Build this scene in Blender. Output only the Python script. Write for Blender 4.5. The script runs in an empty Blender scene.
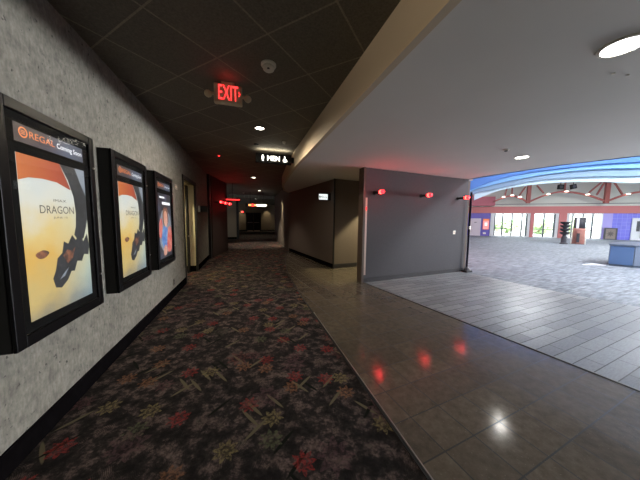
import bpy, bmesh, math, random
from mathutils import Vector, Matrix
random.seed(7)
scene = bpy.context.scene
COL = scene.collection
R = math.radians

# ------------------------------------------------------------------ helpers
class MB:
    """collects faces in world coordinates and links them as ONE mesh object"""
    def __init__(s): s.v = []; s.f = []
    def add(s, verts, faces):
        n = len(s.v); s.v += [Vector(v) for v in verts]; s.f += [[i + n for i in f] for f in faces]; return s
    def box(s, a, b):
        x0, y0, z0 = a; x1, y1, z1 = b
        return s.add([(x0,y0,z0),(x1,y0,z0),(x1,y1,z0),(x0,y1,z0),(x0,y0,z1),(x1,y0,z1),(x1,y1,z1),(x0,y1,z1)],
                     [(0,3,2,1),(4,5,6,7),(0,1,5,4),(1,2,6,5),(2,3,7,6),(3,0,4,7)])
    def obox(s, c, h, B):
        """box centred at c with half sizes h along the three axes B"""
        c = Vector(c); vs = []
        for k in range(8):
            sg = [1 if k & 1 else -1, 1 if k & 2 else -1, 1 if k & 4 else -1]
            vs.append(c + B[0]*h[0]*sg[0] + B[1]*h[1]*sg[1] + B[2]*h[2]*sg[2])
        return s.add(vs, [(0,2,3,1),(4,5,7,6),(0,1,5,4),(1,3,7,5),(3,2,6,7),(2,0,4,6)])
    def prism(s, poly, z0, z1):
        n = len(poly)
        vs = [(p[0],p[1],z0) for p in poly] + [(p[0],p[1],z1) for p in poly]
        return s.add(vs, [list(range(n))[::-1], list(range(n, 2*n))] + [(i,(i+1)%n,(i+1)%n+n,i+n) for i in range(n)])
    def cyl(s, a, b, r0, r1=None, n=20, caps=True):
        a = Vector(a); b = Vector(b); r1 = r0 if r1 is None else r1
        d = (b-a).normalized(); t = Vector((0,0,1)) if abs(d.z) < .9 else Vector((1,0,0))
        u = d.cross(t).normalized(); w = d.cross(u)
        vs = []
        for p, r in ((a,r0),(b,r1)):
            for i in range(n):
                q = 2*math.pi*i/n; vs.append(p + u*math.cos(q)*r + w*math.sin(q)*r)
        fs = [(i,(i+1)%n,(i+1)%n+n,i+n) for i in range(n)]
        if caps: fs += [list(range(n))[::-1], list(range(n,2*n))]
        return s.add(vs, fs)
    def lathe(s, o, prof, ax=Vector((0,0,1)), n=24):
        """profile of (radius, height) along axis ax from o"""
        o = Vector(o); ax = ax.normalized(); t = Vector((0,0,1)) if abs(ax.z) < .9 else Vector((1,0,0))
        u = ax.cross(t).normalized(); w = ax.cross(u); vs = []; fs = []
        for r, h in prof:
            for i in range(n):
                q = 2*math.pi*i/n; vs.append(o + ax*h + (u*math.cos(q) + w*math.sin(q))*max(r,1e-4))
        for k in range(len(prof)-1):
            for i in range(n):
                fs.append((k*n+i, k*n+(i+1)%n, (k+1)*n+(i+1)%n, (k+1)*n+i))
        fs += [list(range(n))[::-1], list(range((len(prof)-1)*n, len(prof)*n))]
        return s.add(vs, fs)
    def extr(s, poly3, d):
        """planar polygon in 3-D pushed along d"""
        n = len(poly3); d = Vector(d); p = [Vector(q) for q in poly3]
        return s.add(p + [q+d for q in p], [list(range(n))[::-1], list(range(n,2*n))] + [(i,(i+1)%n,(i+1)%n+n,i+n) for i in range(n)])
    def tube(s, pts, r, n=8):
        for a, b in zip(pts[:-1], pts[1:]): s.cyl(a, b, r, n=n)
        return s
    def build(s, name, m, parent=None, bevel=0, smooth=False, **props):
        o_ = parent_loc(parent)
        me = bpy.data.meshes.new(name)
        me.from_pydata([v - o_ for v in s.v], [], s.f)
        bm = bmesh.new(); bm.from_mesh(me); bmesh.ops.recalc_face_normals(bm, faces=bm.faces); bm.to_mesh(me); bm.free()
        me.materials.append(m)
        if smooth:
            for p in me.polygons: p.use_smooth = len(p.vertices) == 4
        o = bpy.data.objects.new(name, me); COL.objects.link(o)
        if parent: o.parent = parent
        if bevel:
            b = o.modifiers.new('bevel', 'BEVEL'); b.width = bevel; b.segments = 2; b.limit_method = 'ANGLE'
        for k, v in props.items(): o[k] = v
        return o

def parent_loc(p):
    v = Vector((0,0,0))
    while p: v += p.location; p = p.parent
    return v
def thing(name, label, cat, loc, group=None, kind=None):
    o = bpy.data.objects.new(name, None); COL.objects.link(o); o.location = loc; o.empty_display_size = .1
    o['label'] = label; o['category'] = cat
    if group: o['group'] = group
    if kind: o['kind'] = kind
    return o
def setting(name, loc):
    o = bpy.data.objects.new(name, None); COL.objects.link(o); o.location = loc; o['kind'] = 'structure'; return o
def tag(o, label, cat, group=None):
    o['label'] = label; o['category'] = cat
    if group: o['group'] = group
    return o
def dup(root, loc, label, group=None):
    r = root.copy(); COL.objects.link(r); r.location = loc; r['label'] = label
    if group: r['group'] = group
    for ch in list(root.children):
        c = ch.copy(); COL.objects.link(c); c.parent = r
        for g in list(ch.children):
            d = g.copy(); COL.objects.link(d); d.parent = c
    return r
def rebase(o):
    """put the origin of a one-mesh top-level object at the middle of its underside"""
    vs = [v.co.copy() for v in o.data.vertices]
    lo = Vector((min(v.x for v in vs)+max(v.x for v in vs), min(v.y for v in vs)+max(v.y for v in vs), 2*min(v.z for v in vs)))/2
    for v in o.data.vertices: v.co -= lo
    o.location = lo; return o

def text_mb(txt, o, xd, yd, w, h, depth=.002, fit=True):
    """lettering fitted in a w x h box whose lower left corner is o; xd, yd are reading and up directions"""
    cu = bpy.data.curves.new('lettering', 'FONT'); cu.body = txt; cu.resolution_u = 3
    ob = bpy.data.objects.new('lettering', cu); COL.objects.link(ob)
    dg = bpy.context.evaluated_depsgraph_get(); dg.update()
    me = bpy.data.meshes.new_from_object(ob.evaluated_get(dg))
    xs = [v.co.x for v in me.vertices]; ys = [v.co.y for v in me.vertices]
    x0, x1, y0, y1 = min(xs), max(xs), min(ys), max(ys)
    xd = Vector(xd); yd = Vector(yd); nd = xd.cross(yd); o = Vector(o); m = MB()
    fr = [o + xd*((v.co.x-x0)/(x1-x0)*w) + yd*((v.co.y-y0)/(y1-y0)*h) + nd*depth for v in me.vertices]
    m.add(fr, [list(p.vertices) for p in me.polygons])
    bpy.data.objects.remove(ob); bpy.data.curves.remove(cu); bpy.data.meshes.remove(me)
    return m

def lamp(name, typ, loc, power, color, parent=None, size=.1, size_y=None, direction=(0,0,-1), angle=None, blend=.4, spread=None, radius=.03):
    l = bpy.data.lights.new(name, typ); l.energy = power; l.color = color
    o = bpy.data.objects.new(name, l); COL.objects.link(o)
    o.rotation_euler = Vector(direction).to_track_quat('-Z','Y').to_euler()
    if typ == 'AREA':
        l.size = size
        if size_y: l.shape = 'RECTANGLE'; l.size_y = size_y
        else: l.shape = 'DISK'
        if spread: l.spread = spread
    else: l.shadow_soft_size = radius
    if typ == 'SPOT': l.spot_size = angle; l.spot_blend = blend
    o.location = Vector(loc) - parent_loc(parent)
    if parent: o.parent = parent
    return o

# ------------------------------------------------------------------ materials
def srgb(r, g, b):
    f = lambda c: (c/255/12.92 if c/255 <= .04045 else ((c/255+.055)/1.055)**2.4)
    return (f(r), f(g), f(b), 1)
class NT:
    def __init__(s, name):
        s.m = bpy.data.materials.new(name); s.m.use_nodes = True; s.t = s.m.node_tree; s.n = s.t.nodes
        s.bsdf = s.n['Principled BSDF']; s.out = s.n['Material Output']
    def link(s, a, b): s.t.links.new(a, b)
    def node(s, typ, **kw):
        n = s.n.new(typ)
        for k, v in kw.items(): setattr(n, k, v)
        return n
    def put(s, sock, v):
        if hasattr(v, 'is_linked'): s.link(v, sock)
        else: sock.default_value = v
    def math(s, op, a, b=0., c=None):
        n = s.node('ShaderNodeMath', operation=op); s.put(n.inputs[0], a); s.put(n.inputs[1], b)
        if c is not None: s.put(n.inputs[2], c)
        return n.outputs[0]
    def mix(s, f, a, b):
        n = s.node('ShaderNodeMix', data_type='RGBA'); s.put(n.inputs[0], f); s.put(n.inputs[6], a); s.put(n.inputs[7], b); return n.outputs[2]
    def pos(s, obj=False):
        return s.node('ShaderNodeTexCoord').outputs['Object'] if obj else s.node('ShaderNodeNewGeometry').outputs['Position']
    def map(s, v, loc=(0,0,0), rot=0., sc=(1,1,1)):
        n = s.node('ShaderNodeMapping'); s.link(v, n.inputs[0]); n.inputs[1].default_value = loc
        n.inputs[2].default_value = (0,0,rot); n.inputs[3].default_value = sc; return n.outputs[0]
    def noise(s, v, scale, detail=4., rough=.55):
        n = s.node('ShaderNodeTexNoise'); s.link(v, n.inputs['Vector']); n.inputs['Scale'].default_value = scale
        n.inputs['Detail'].default_value = detail; n.inputs['Roughness'].default_value = rough; return n.outputs['Fac']
    def ramp(s, f, stops, interp='LINEAR'):
        n = s.node('ShaderNodeValToRGB'); s.put(n.inputs[0], f); n.color_ramp.interpolation = interp
        e = n.color_ramp.elements
        while len(e) > 1: e.remove(e[-1])
        e[0].position = stops[0][0]; e[0].color = stops[0][1]
        for p, c in stops[1:]:
            q = e.new(p); q.color = c
        return n.outputs[0]
    def bump(s, h, st, dist=.01):
        n = s.node('ShaderNodeBump'); s.link(h, n.inputs['Height']); n.inputs['Strength'].default_value = st
        n.inputs['Distance'].default_value = dist; s.link(n.outputs[0], s.bsdf.inputs['Normal'])
    def base(s, c): s.put(s.bsdf.inputs['Base Color'], c); return s
    def rough(s, r): s.put(s.bsdf.inputs['Roughness'], r); return s

def paint(name, c, rough=.6, var=.08, scale=6., metal=0., bump=0., spec=None):
    k = NT(name); f = k.noise(k.pos(), scale)
    lo = tuple(x*(1-var) for x in c[:3])+(1,); hi = tuple(min(1,x*(1+var)) for x in c[:3])+(1,)
    k.base(k.mix(f, lo, hi)).rough(rough); k.bsdf.inputs['Metallic'].default_value = metal
    if spec is not None: k.bsdf.inputs['Specular IOR Level'].default_value = spec
    if bump: k.bump(k.noise(k.pos(), scale*8), bump, .004)
    return k.m
def glow(name, c, st, base=(0.02,.02,.02,1)):
    k = NT(name); k.bsdf.inputs['Base Color'].default_value = base
    k.bsdf.inputs['Emission Color'].default_value = c; k.bsdf.inputs['Emission Strength'].default_value = st
    k.bsdf.inputs['Roughness'].default_value = .4
    return k.m
def glassmat(name, tint=(1,1,1,1), gloss=.04):
    k = NT(name); k.n.remove(k.bsdf)
    tr = k.node('ShaderNodeBsdfTransparent'); tr.inputs[0].default_value = tint
    gl = k.node('ShaderNodeBsdfGlossy'); gl.inputs['Roughness'].default_value = .03; gl.inputs[0].default_value = (1,1,1,1)
    ge = k.node('ShaderNodeNewGeometry'); dt = k.node('ShaderNodeVectorMath', operation='DOT_PRODUCT')
    k.link(ge.outputs['Normal'], dt.inputs[0]); k.link(ge.outputs['Incoming'], dt.inputs[1])
    fr = k.math('ADD', .04, k.math('MULTIPLY', k.math('POWER', k.math('SUBTRACT', 1., k.math('ABSOLUTE', dt.outputs['Value'])), 5.), .9))
    mx = k.node('ShaderNodeMixShader'); k.link(k.math('MULTIPLY', fr, gloss), mx.inputs[0]); k.link(tr.outputs[0], mx.inputs[1]); k.link(gl.outputs[0], mx.inputs[2])
    k.link(mx.outputs[0], k.out.inputs[0]); return k.m

# grey textured wall covering of the corridor
def wallpaper(name, c, contrast, scale=18., spk=True):
    k = NT(name); p = k.pos()
    a = k.noise(p, scale, 6, .7); b = k.noise(k.map(p, sc=(1,1,.35)), scale*4, 3, .6); c2 = k.noise(p, 3., 2)
    f = k.math('ADD', k.math('MULTIPLY', a, .6), k.math('MULTIPLY', b, .4))
    lo = tuple(x*(1-contrast) for x in c[:3])+(1,); hi = tuple(x*(1+contrast) for x in c[:3])+(1,)
    col = k.ramp(f, [(.34, lo), (.52, c), (.68, hi)])
    if spk:
        sp = k.noise(p, scale*2.2, 2, .5); col = k.mix(k.ramp(sp, [(.66,(0,0,0,1)),(.73,(1,1,1,1))]), col, tuple(x*.35 for x in c[:3])+(1,))
    k.base(col).rough(.85); k.bsdf.inputs['Specular IOR Level'].default_value = .2
    k.bump(f, .25, .004); return k.m

def carpet():
    k = NT('patterned carpet'); p = k.pos()
    p = k.map(p, rot=R(20)); v2 = k.node('ShaderNodeVectorMath', operation='MULTIPLY'); k.link(p, v2.inputs[0]); v2.inputs[1].default_value = (1,1,0); p = v2.outputs[0]
    n1 = k.noise(p, 2.6, 4, .6); n2 = k.noise(p, 44., 4, .75); n3 = k.noise(k.map(p, loc=(5,2,0)), 8.5, 5, .68)
    base = k.ramp(n3, [(.38, srgb(30,28,28)), (.5, srgb(58,53,51)), (.6, srgb(118,102,97)), (.72, srgb(104,99,90))])
    base = k.mix(k.ramp(n2, [(.36,(.8,.8,.8,1)),(.58,(0,0,0,1))]), base, srgb(34,31,31))
    # fern fans: fine ribs round scattered points
    vf = k.node('ShaderNodeTexVoronoi', voronoi_dimensions='2D'); k.link(p, vf.inputs['Vector']); vf.inputs['Scale'].default_value = 4.6
    ribs = k.math('SINE', k.math('MULTIPLY', vf.outputs['Distance'], 150.))
    fm = k.ramp(k.noise(k.map(p, loc=(9,4,0)), 3.1, 2), [(.44,(0,0,0,1)),(.5,(1,1,1,1))])
    base = k.mix(k.math('MULTIPLY', k.math('MULTIPLY', fm, k.math('GREATER_THAN', ribs, .15)), .6), base, srgb(26,24,25))
    # long reed strokes
    for rot, off in ((R(38), (0,0,0)), (R(-62), (3,1,0))):
        q = k.map(k.map(p, loc=off, rot=rot), sc=(1.1,9.,1))
        vs = k.node('ShaderNodeTexVoronoi', voronoi_dimensions='2D'); k.link(q, vs.inputs['Vector']); vs.inputs['Scale'].default_value = 1.3
        st = k.ramp(vs.outputs['Distance'], [(.13,(1,1,1,1)),(.17,(0,0,0,1))])
        sel = k.node('ShaderNodeSeparateColor'); k.link(vs.outputs['Color'], sel.inputs[0])
        st = k.math('MULTIPLY', st, k.math('GREATER_THAN', sel.outputs[0], .72))
        base = k.mix(st, base, k.mix(k.math('GREATER_THAN', sel.outputs[1], .45), srgb(24,27,22), srgb(104,98,78)))
    # star leaves
    for sc, R0, thr, off, cols in ((3.8, .34, .40, (0,0,0), [(0,srgb(150,52,50)),(.25,srgb(134,122,84)),(.45,srgb(98,70,72)),(.6,srgb(140,98,70)),(.75,srgb(92,98,72)),(.88,srgb(140,54,52))]),
                               (2.1, .30, .5, (1.7,.6,0), [(0,srgb(100,74,78)),(.35,srgb(112,66,62)),(.6,srgb(80,80,70)),(.8,srgb(96,60,60))])):
        q = k.map(p, loc=off)
        vo = k.node('ShaderNodeTexVoronoi', voronoi_dimensions='2D'); k.link(q, vo.inputs['Vector']); vo.inputs['Scale'].default_value = sc; vo.inputs['Randomness'].default_value = .85
        d = k.node('ShaderNodeVectorMath', operation='SUBTRACT'); k.link(q, d.inputs[0]); k.link(vo.outputs['Position'], d.inputs[1])
        sx = k.node('ShaderNodeSeparateXYZ'); k.link(d.outputs[0], sx.inputs[0])
        rnd = k.node('ShaderNodeSeparateColor'); k.link(vo.outputs['Color'], rnd.inputs[0])
        ang = k.math('ADD', k.math('ARCTAN2', sx.outputs[1], sx.outputs[0]), k.math('MULTIPLY', rnd.outputs[2], 6.28))
        tri = k.math('ABSOLUTE', k.math('SUBTRACT', k.math('FRACT', k.math('MULTIPLY', ang, 8/6.28318)), .5))   # 0..0.5
        rad = k.math('MULTIPLY', k.math('ADD', k.math('MULTIPLY', tri, .95), .5), R0)
        ds = vo.outputs['Distance']
        mask = k.math('MULTIPLY', k.math('LESS_THAN', ds, rad), k.math('GREATER_THAN', rnd.outputs[0], thr))
        mask = k.math('MULTIPLY', mask, k.ramp(n2, [(.42,(.1,.1,.1,1)),(.58,(1,1,1,1))]))
        col = k.ramp(rnd.outputs[1], cols, 'CONSTANT')
        ring = k.math('MULTIPLY', k.math('GREATER_THAN', ds, .07), k.math('LESS_THAN', ds, .12))
        col = k.mix(k.math('MULTIPLY', ring, .6), col, srgb(40,30,28))
        base = k.mix(k.math('MULTIPLY', mask, .78 if sc > 2.5 else .6), base, col)
    k.base(base).rough(.95); k.bsdf.inputs['Specular IOR Level'].default_value = .1
    k.bump(k.noise(p, 240., 2), .4, .004); return k.m

def tilefloor(name, origin, rot, w, h, offset, c1, c2, mortar, ms, rough, bscale=1., rv=.08, streak=False):
    k = NT(name); p = k.pos(); q = k.map(k.map(p, rot=-rot), loc=(-origin[0], -origin[1], 0))
    b = k.node('ShaderNodeTexBrick', offset=offset, offset_frequency=2); k.link(q, b.inputs['Vector'])
    b.inputs['Color1'].default_value = c1; b.inputs['Color2'].default_value = c2; b.inputs['Mortar'].default_value = mortar
    b.inputs['Scale'].default_value = 1; b.inputs['Mortar Size'].default_value = ms; b.inputs['Mortar Smooth'].default_value = .1
    b.inputs['Brick Width'].default_value = w; b.inputs['Row Height'].default_value = h; b.inputs['Bias'].default_value = 0
    n = k.noise(k.map(q, sc=(1,5,1) if streak else (1,1,1)), 14., 5, .65)
    sp = k.noise(q, 90., 2, .5)
    var = k.ramp(n, [(.3,(.72,.72,.72,1)),(.7,(1.25,1.25,1.25,1))])
    mul = k.node('ShaderNodeMix', data_type='RGBA', blend_type='MULTIPLY'); mul.inputs[0].default_value = 1
    k.link(b.outputs['Color'], mul.inputs[6]); k.link(var, mul.inputs[7])
    col = mul.outputs[2]
    if not streak: col = k.mix(k.math('MULTIPLY', k.ramp(sp, [(.66,(0,0,0,1)),(.74,(1,1,1,1))]), .5), col, srgb(150,140,125))
    k.base(col)
    k.rough(k.math('ADD', k.math('MULTIPLY', k.noise(q, 22., 4), rv*2), k.math('ADD', rough-rv, k.math('MULTIPLY', b.outputs['Fac'], .3))))
    k.bump(k.math('SUBTRACT', k.math('MULTIPLY', k.noise(q, 5., 3), .25), b.outputs['Fac']), .12, .003)
    return k.m

def ceilingtile():
    k = NT('dark ceiling tile'); p = k.pos(); q = k.map(k.map(p, rot=R(46)), loc=(0,0,0))
    a = R(46); ox, oy = -.255, 2.658; gx, gy = ox*math.cos(a)-oy*math.sin(a), ox*math.sin(a)+oy*math.cos(a)
    q = k.map(k.map(p, rot=a), loc=(-gx, -gy, 0))
    b = k.node('ShaderNodeTexBrick', offset=0.); k.link(q, b.inputs['Vector'])
    b.inputs['Color1'].default_value = srgb(104,98,86); b.inputs['Color2'].default_value = srgb(95,89,79); b.inputs['Mortar'].default_value = srgb(138,130,114)
    b.inputs['Scale'].default_value = 1; b.inputs['Mortar Size'].default_value = .008; b.inputs['Mortar Smooth'].default_value = .05
    b.inputs['Brick Width'].default_value = .64; b.inputs['Row Height'].default_value = .64
    n = k.noise(p, 60., 4, .7)
    mul = k.node('ShaderNodeMix', data_type='RGBA', blend_type='MULTIPLY'); mul.inputs[0].default_value = 1
    k.link(b.outputs['Color'], mul.inputs[6]); k.link(k.ramp(n, [(.35,(.75,.75,.75,1)),(.65,(1.2,1.2,1.2,1))]), mul.inputs[7])
    k.base(mul.outputs[2]).rough(.8); k.bump(n, .3, .003); return k.m

def lobbycarpet():
    k = NT('grey streaked carpet'); p = k.map(k.pos(), rot=R(-7)); 
    n = k.noise(k.map(p, sc=(1.2,7,1)), 2.2, 5, .6); m = k.noise(p, 40., 3, .6)
    c = k.ramp(n, [(.3, srgb(82,89,98)), (.5, srgb(126,134,142)), (.7, srgb(164,171,178))])
    b = k.node('ShaderNodeTexBrick', offset=.5); k.link(p, b.inputs['Vector']); b.inputs['Scale'].default_value = 1
    b.inputs['Brick Width'].default_value = 1.; b.inputs['Row Height'].default_value = .25; b.inputs['Mortar Size'].default_value = .002
    b.inputs['Color1'].default_value = (1,1,1,1); b.inputs['Color2'].default_value = (.78,.78,.8,1); b.inputs['Mortar'].default_value = (.8,.8,.8,1)
    mul = k.node('ShaderNodeMix', data_type='RGBA', blend_type='MULTIPLY'); mul.inputs[0].default_value = 1
    k.link(c, mul.inputs[6]); k.link(b.outputs['Color'], mul.inputs[7])
    k.base(k.mix(k.math('MULTIPLY', m, .35), mul.outputs[2], srgb(90,96,104))).rough(.8); k.bump(m, .3, .004); return k.m

M = {}
M['wall'] = wallpaper('grey mottled wall covering', srgb(117,113,104), .42, 13.)
M['darkwall'] = wallpaper('dark woven wall covering', srgb(104,94,88), .12, 40., False)
M['panelwall'] = wallpaper('slate woven wall covering', srgb(84,83,87), .14, 40., False)
M['cream'] = paint('cream wall', srgb(196,184,150), .7)
M['endwall'] = paint('tan end wall', srgb(132,116,96), .7)
M['redwall'] = wallpaper('burgundy wall covering', srgb(66,54,52), .12, 30., False)
M['carpet'] = carpet()
M['carpetbase'] = paint('carpet base', srgb(13,11,12), .95, .8, 14., spec=.0)
TH = R(7.5)
M['darktile'] = tilefloor('polished brown tile', (1.64,.67), TH, .29, .295, 0., srgb(104,95,82), srgb(90,82,72), srgb(28,25,22), .005, .13, rv=.04)
M['greytile'] = tilefloor('grey plank tile', (3.42,.937), TH, .61, .155, .5, srgb(138,141,144), srgb(106,109,112), srgb(60,60,62), .005, .33, streak=True)
M['lobby'] = lobbycarpet()
M['ceil'] = ceilingtile()
M['greyceil'] = paint('grey ceiling paint', srgb(212,208,202), .75, .05, 1.3, spec=.3)
M['bulk'] = paint('beige bulkhead paint', srgb(196,178,152), .7, .04, 2.)
M['black'] = paint('black satin metal', srgb(14,13,14), .35, .1, spec=.3)
M['blackgloss'] = paint('black gloss trim', srgb(9,8,9), .4, spec=.12)
M['blackmatte'] = paint('black matte', srgb(16,16,17), .7, .1)
M['blackmat'] = paint('black mat board', srgb(7,7,7), .8, .1, spec=.1)
M['darktrim'] = paint('dark rubber base', srgb(40,38,42), .55, .1)
M['metal'] = paint('brushed aluminium', srgb(170,164,156), .4, .06, 30., metal=.9)
M['bronze'] = paint('bronze corner guard', srgb(206,184,168), .35, .08, 20., metal=.5)
M['white'] = paint('white plastic', srgb(236,230,216), .4, .03)
M['exitgrey'] = paint('ivory sign housing', srgb(206,190,160), .45, .03)
M['blue'] = paint('sky blue paint', srgb(126,182,232), .6, .04)
M['deepblue'] = paint('deep blue paint', srgb(78,132,208), .6, .04)
M['greyblue'] = paint('grey blue paint', srgb(132,162,188), .6, .04)
M['paleblue'] = paint('pale blue paint', srgb(200,230,242), .6, .03)
M['salmon'] = paint('salmon red paint', srgb(192,116,114), .6, .05)
M['pinkwall'] = paint('dusty rose paint', srgb(186,104,116), .6, .05)
M['creamwall'] = paint('lobby cream paint', srgb(206,206,196), .7, .03)
M['purple'] = paint('violet paint', srgb(104,92,178), .5, .05)
M['lav'] = paint('lavender paint', srgb(168,160,226), .5, .04)
M['wood'] = paint('stained red timber', srgb(150,78,70), .5, .15, 12.)
M['framewhite'] = paint('pale window frame', srgb(214,216,218), .4, .03)
M['framegrey'] = paint('grey aluminium mullion', srgb(84,88,94), .4, .05)
M['doorgrey'] = paint('light grey door', srgb(206,196,204), .5, .04)
M['counter'] = paint('slate blue laminate', srgb(72,98,138), .4, .05)
M['countergrey'] = paint('grey blue laminate', srgb(104,116,136), .4, .05)
M['countertop'] = paint('dark counter trim', srgb(80,92,110), .35, .05)
M['brownboard'] = paint('brown grey board', srgb(142,130,122), .6, .2, 8.)
M['terra'] = paint('terracotta print', srgb(222,156,142), .5, .25, 5.)
M['charcoal'] = paint('charcoal board', srgb(66,66,72), .5, .3, 7.)
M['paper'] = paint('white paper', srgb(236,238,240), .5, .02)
M['leaf'] = paint('leaves', srgb(176,202,150), .8, .5, 3., bump=.8)
M['concrete'] = paint('pale concrete', srgb(190,188,182), .9, .08, 2.)
M['roof'] = paint('lobby roof paint', srgb(214,216,220), .8, .03)
M['glass'] = glassmat('clear glass', (.97,.985,.975,1), .5)
M['caseglass'] = glassmat('case glass', (1,1,1,1), .28)
M['lampwhite'] = glow('warm white diffuser', (1,.93,.78,1), 6.)
M['lampcool'] = glow('cool white diffuser', (1,.99,.93,1), 9.)
M['red'] = glow('red lit glass', (1,.012,.02,1), 3.2)
M['redhot'] = glow('red lamp core', (1,.05,.03,1), 9.)
M['redsign'] = glow('red sign letters', (1,.03,.03,1), 1.8)
M['signwhite'] = glow('white sign letters', (1,.95,.8,1), 3.6)
M['orange'] = glow('orange header letters', (1,.25,.03,1), .55)
M['orangesign'] = glow('orange display letters', (1,.3,.08,1), 1.8)
M['ledwhite'] = glow('white lettering', (.92,.96,1,1), .8)
M['trusslamp'] = glow('truss lamp', (1,.92,.8,1), 6.)
M['ledpink'] = glow('pink lit poster', (1,.25,.25,1), .8)

# ------------------------------------------------------------------ camera
cam = bpy.data.cameras.new('camera'); cam.sensor_fit = 'HORIZONTAL'; cam.sensor_width = 36; cam.lens = 13.5; cam.clip_start = .02; cam.clip_end = 400
camo = bpy.data.objects.new('camera', cam); COL.objects.link(camo)
def camrot():
    f = 240.; ray = lambda px, py: Vector(((px-320)/f, (240-py)/f, 1.))
    a = ray(247,218); b = ray(1247,218+11.3); up = b.cross(a).normalized()
    if up.y < 0: up = -up
    Y = a.normalized(); X = Y.cross(up).normalized()
    if X.x < 0: X = -X
    Rm = Matrix((X, Y, up))                       # world = Rm @ (right, up, forward)
    r, u, w = Rm @ Vector((1,0,0)), Rm @ Vector((0,1,0)), Rm @ Vector((0,0,1))
    return Matrix((r, u, -w)).transposed()
camo.matrix_world = Matrix.Translation((0,0,1.5)) @ camrot().to_4x4()
scene.camera = camo

# ------------------------------------------------------------------ the setting
H = 3.04; HG = 2.68; LX = -1.35
Tt = Vector((-math.sin(TH), math.cos(TH), 0)); Pt = Vector((math.cos(TH), math.sin(TH), 0)); Z = Vector((0,0,1))
UF = Vector((math.cos(R(-38)), math.sin(R(-38)), 0)); NF = Vector((.6157,.788,0)); PM = Vector((26.43,15.19,0))
def F(u, z, off=0): return PM + UF*u - NF*off + Z*z
def struct(name, m, mat, **k):
    return m.build(name, mat, kind='structure', **k)
EDGE = [(1.0,-6),(1.0,4.6),(1.03,5.6),(1.08,6.6),(1.19,7.7),(1.42,9.2),(1.85,11.0)]     # carpet edge
TG = [(3.46,.3),(2.64,5.02)]                                                              # brown / grey tile
dT = Vector((TG[0][0]-TG[1][0], TG[0][1]-TG[1][1])).normalized()
TG0 = (TG[1][0]+dT.x*11.2, TG[1][1]+dT.y*11.2)
LE = [(7.55,-6),(6.86,1.6),(6.62,2.45),(6.35,3.4),(6.17,4.4),(6.10,5.5)]                  # grey tile / lobby carpet
struct('floor_carpet', MB().prism([(-4,-6),(1.0,-6)] + EDGE[1:] + [(2.0,11.0),(2.0,17.2),(3.2,17.2),(3.2,30),(-3.5,30),(-4,9)], -.1, 0), M['carpet'])
struct('floor_brown_tile', MB().prism([EDGE[0], TG0, TG[1], (2.64,5.15),(6.4,5.6),(6.4,8),(2.3,8.2),(1.87,11.0)] + EDGE[::-1][:-1], -.1, 0), M['darktile'])
struct('floor_grey_tile', MB().prism([TG0, LE[0]] + LE[1:] + [(6.1,5.52),(2.64,5.06),TG[1]], -.1, 0), M['greytile'])
struct('floor_lobby', MB().prism(LE + [tuple(F(-9.4,0)[:2]), tuple(F(12,0)[:2]), (26,-6)], -.1, 0), M['lobby'])
# metal edge strips between the floor finishes
def strip(name, pts, w, h, mat):
    m = MB()
    for (x0,y0),(x1,y1) in zip(pts[:-1], pts[1:]):
        a = Vector((x0,y0,0)); b = Vector((x1,y1,0)); d = (b-a).normalized(); s = Vector((-d.y,d.x,0))
        m.obox((a+b)/2+Z*h/2, ((b-a).length/2+.002, w/2, h/2), (d, s, Z))
    return struct(name, m, mat)
strip('trim_1', [(x-.012,y) for x,y in EDGE], .022, .006, M['blackmatte'])
strip('trim_2', [(1.006,-6),(1.006,3.6)], .009, .007, M['metal'])
strip('trim_3', [TG0, TG[1]], .02, .005, M['blackmatte'])
strip('trim_4', [(TG0[0]+.016,TG0[1]), (TG[1][0]+.016,TG[1][1])], .008, .006, M['metal'])

# ceilings
struct('ceiling_corridor', MB().box((-4,-6,H),(3.2,30,H+.1)), M['ceil'])
BULK = [(1.06,-6),(1.06,5.6),(1.11,7),(1.25,9),(1.5,10.3),(1.86,11.2)]
GE = [(7.6,-6),(6.92,2.0),(6.76,2.57),(6.57,3.0),(6.35,3.5),(6.2,4.5),(6.16,5.5),(6.2,5.9)]         # lobby edge of the grey ceiling
struct('ceiling_grey', MB().prism([(x+.02,y) for x,y in BULK] + [(2.6,9.2),(6.4,8),(6.4,5.6)] + GE[::-1], HG, HG+.12), M['greyceil'])
m = MB()
for (x0,y0),(x1,y1) in zip(BULK[:-1], BULK[1:]):
    m.prism([(x0,y0),(x1,y1),(x1+.06,y1),(x0+.06,y0)], HG-.004, H)
struct('wall_bulkhead', m, M['bulk'])
m = MB()
for (x0,y0),(x1,y1) in zip(GE[:-1], GE[1:]):
    m.prism([(x0-.1,y0),(x1-.1,y1),(x1,y1),(x0,y0)], HG+.0, 5.6)
struct('wall_lobby_header', m, M['roof'])

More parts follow.
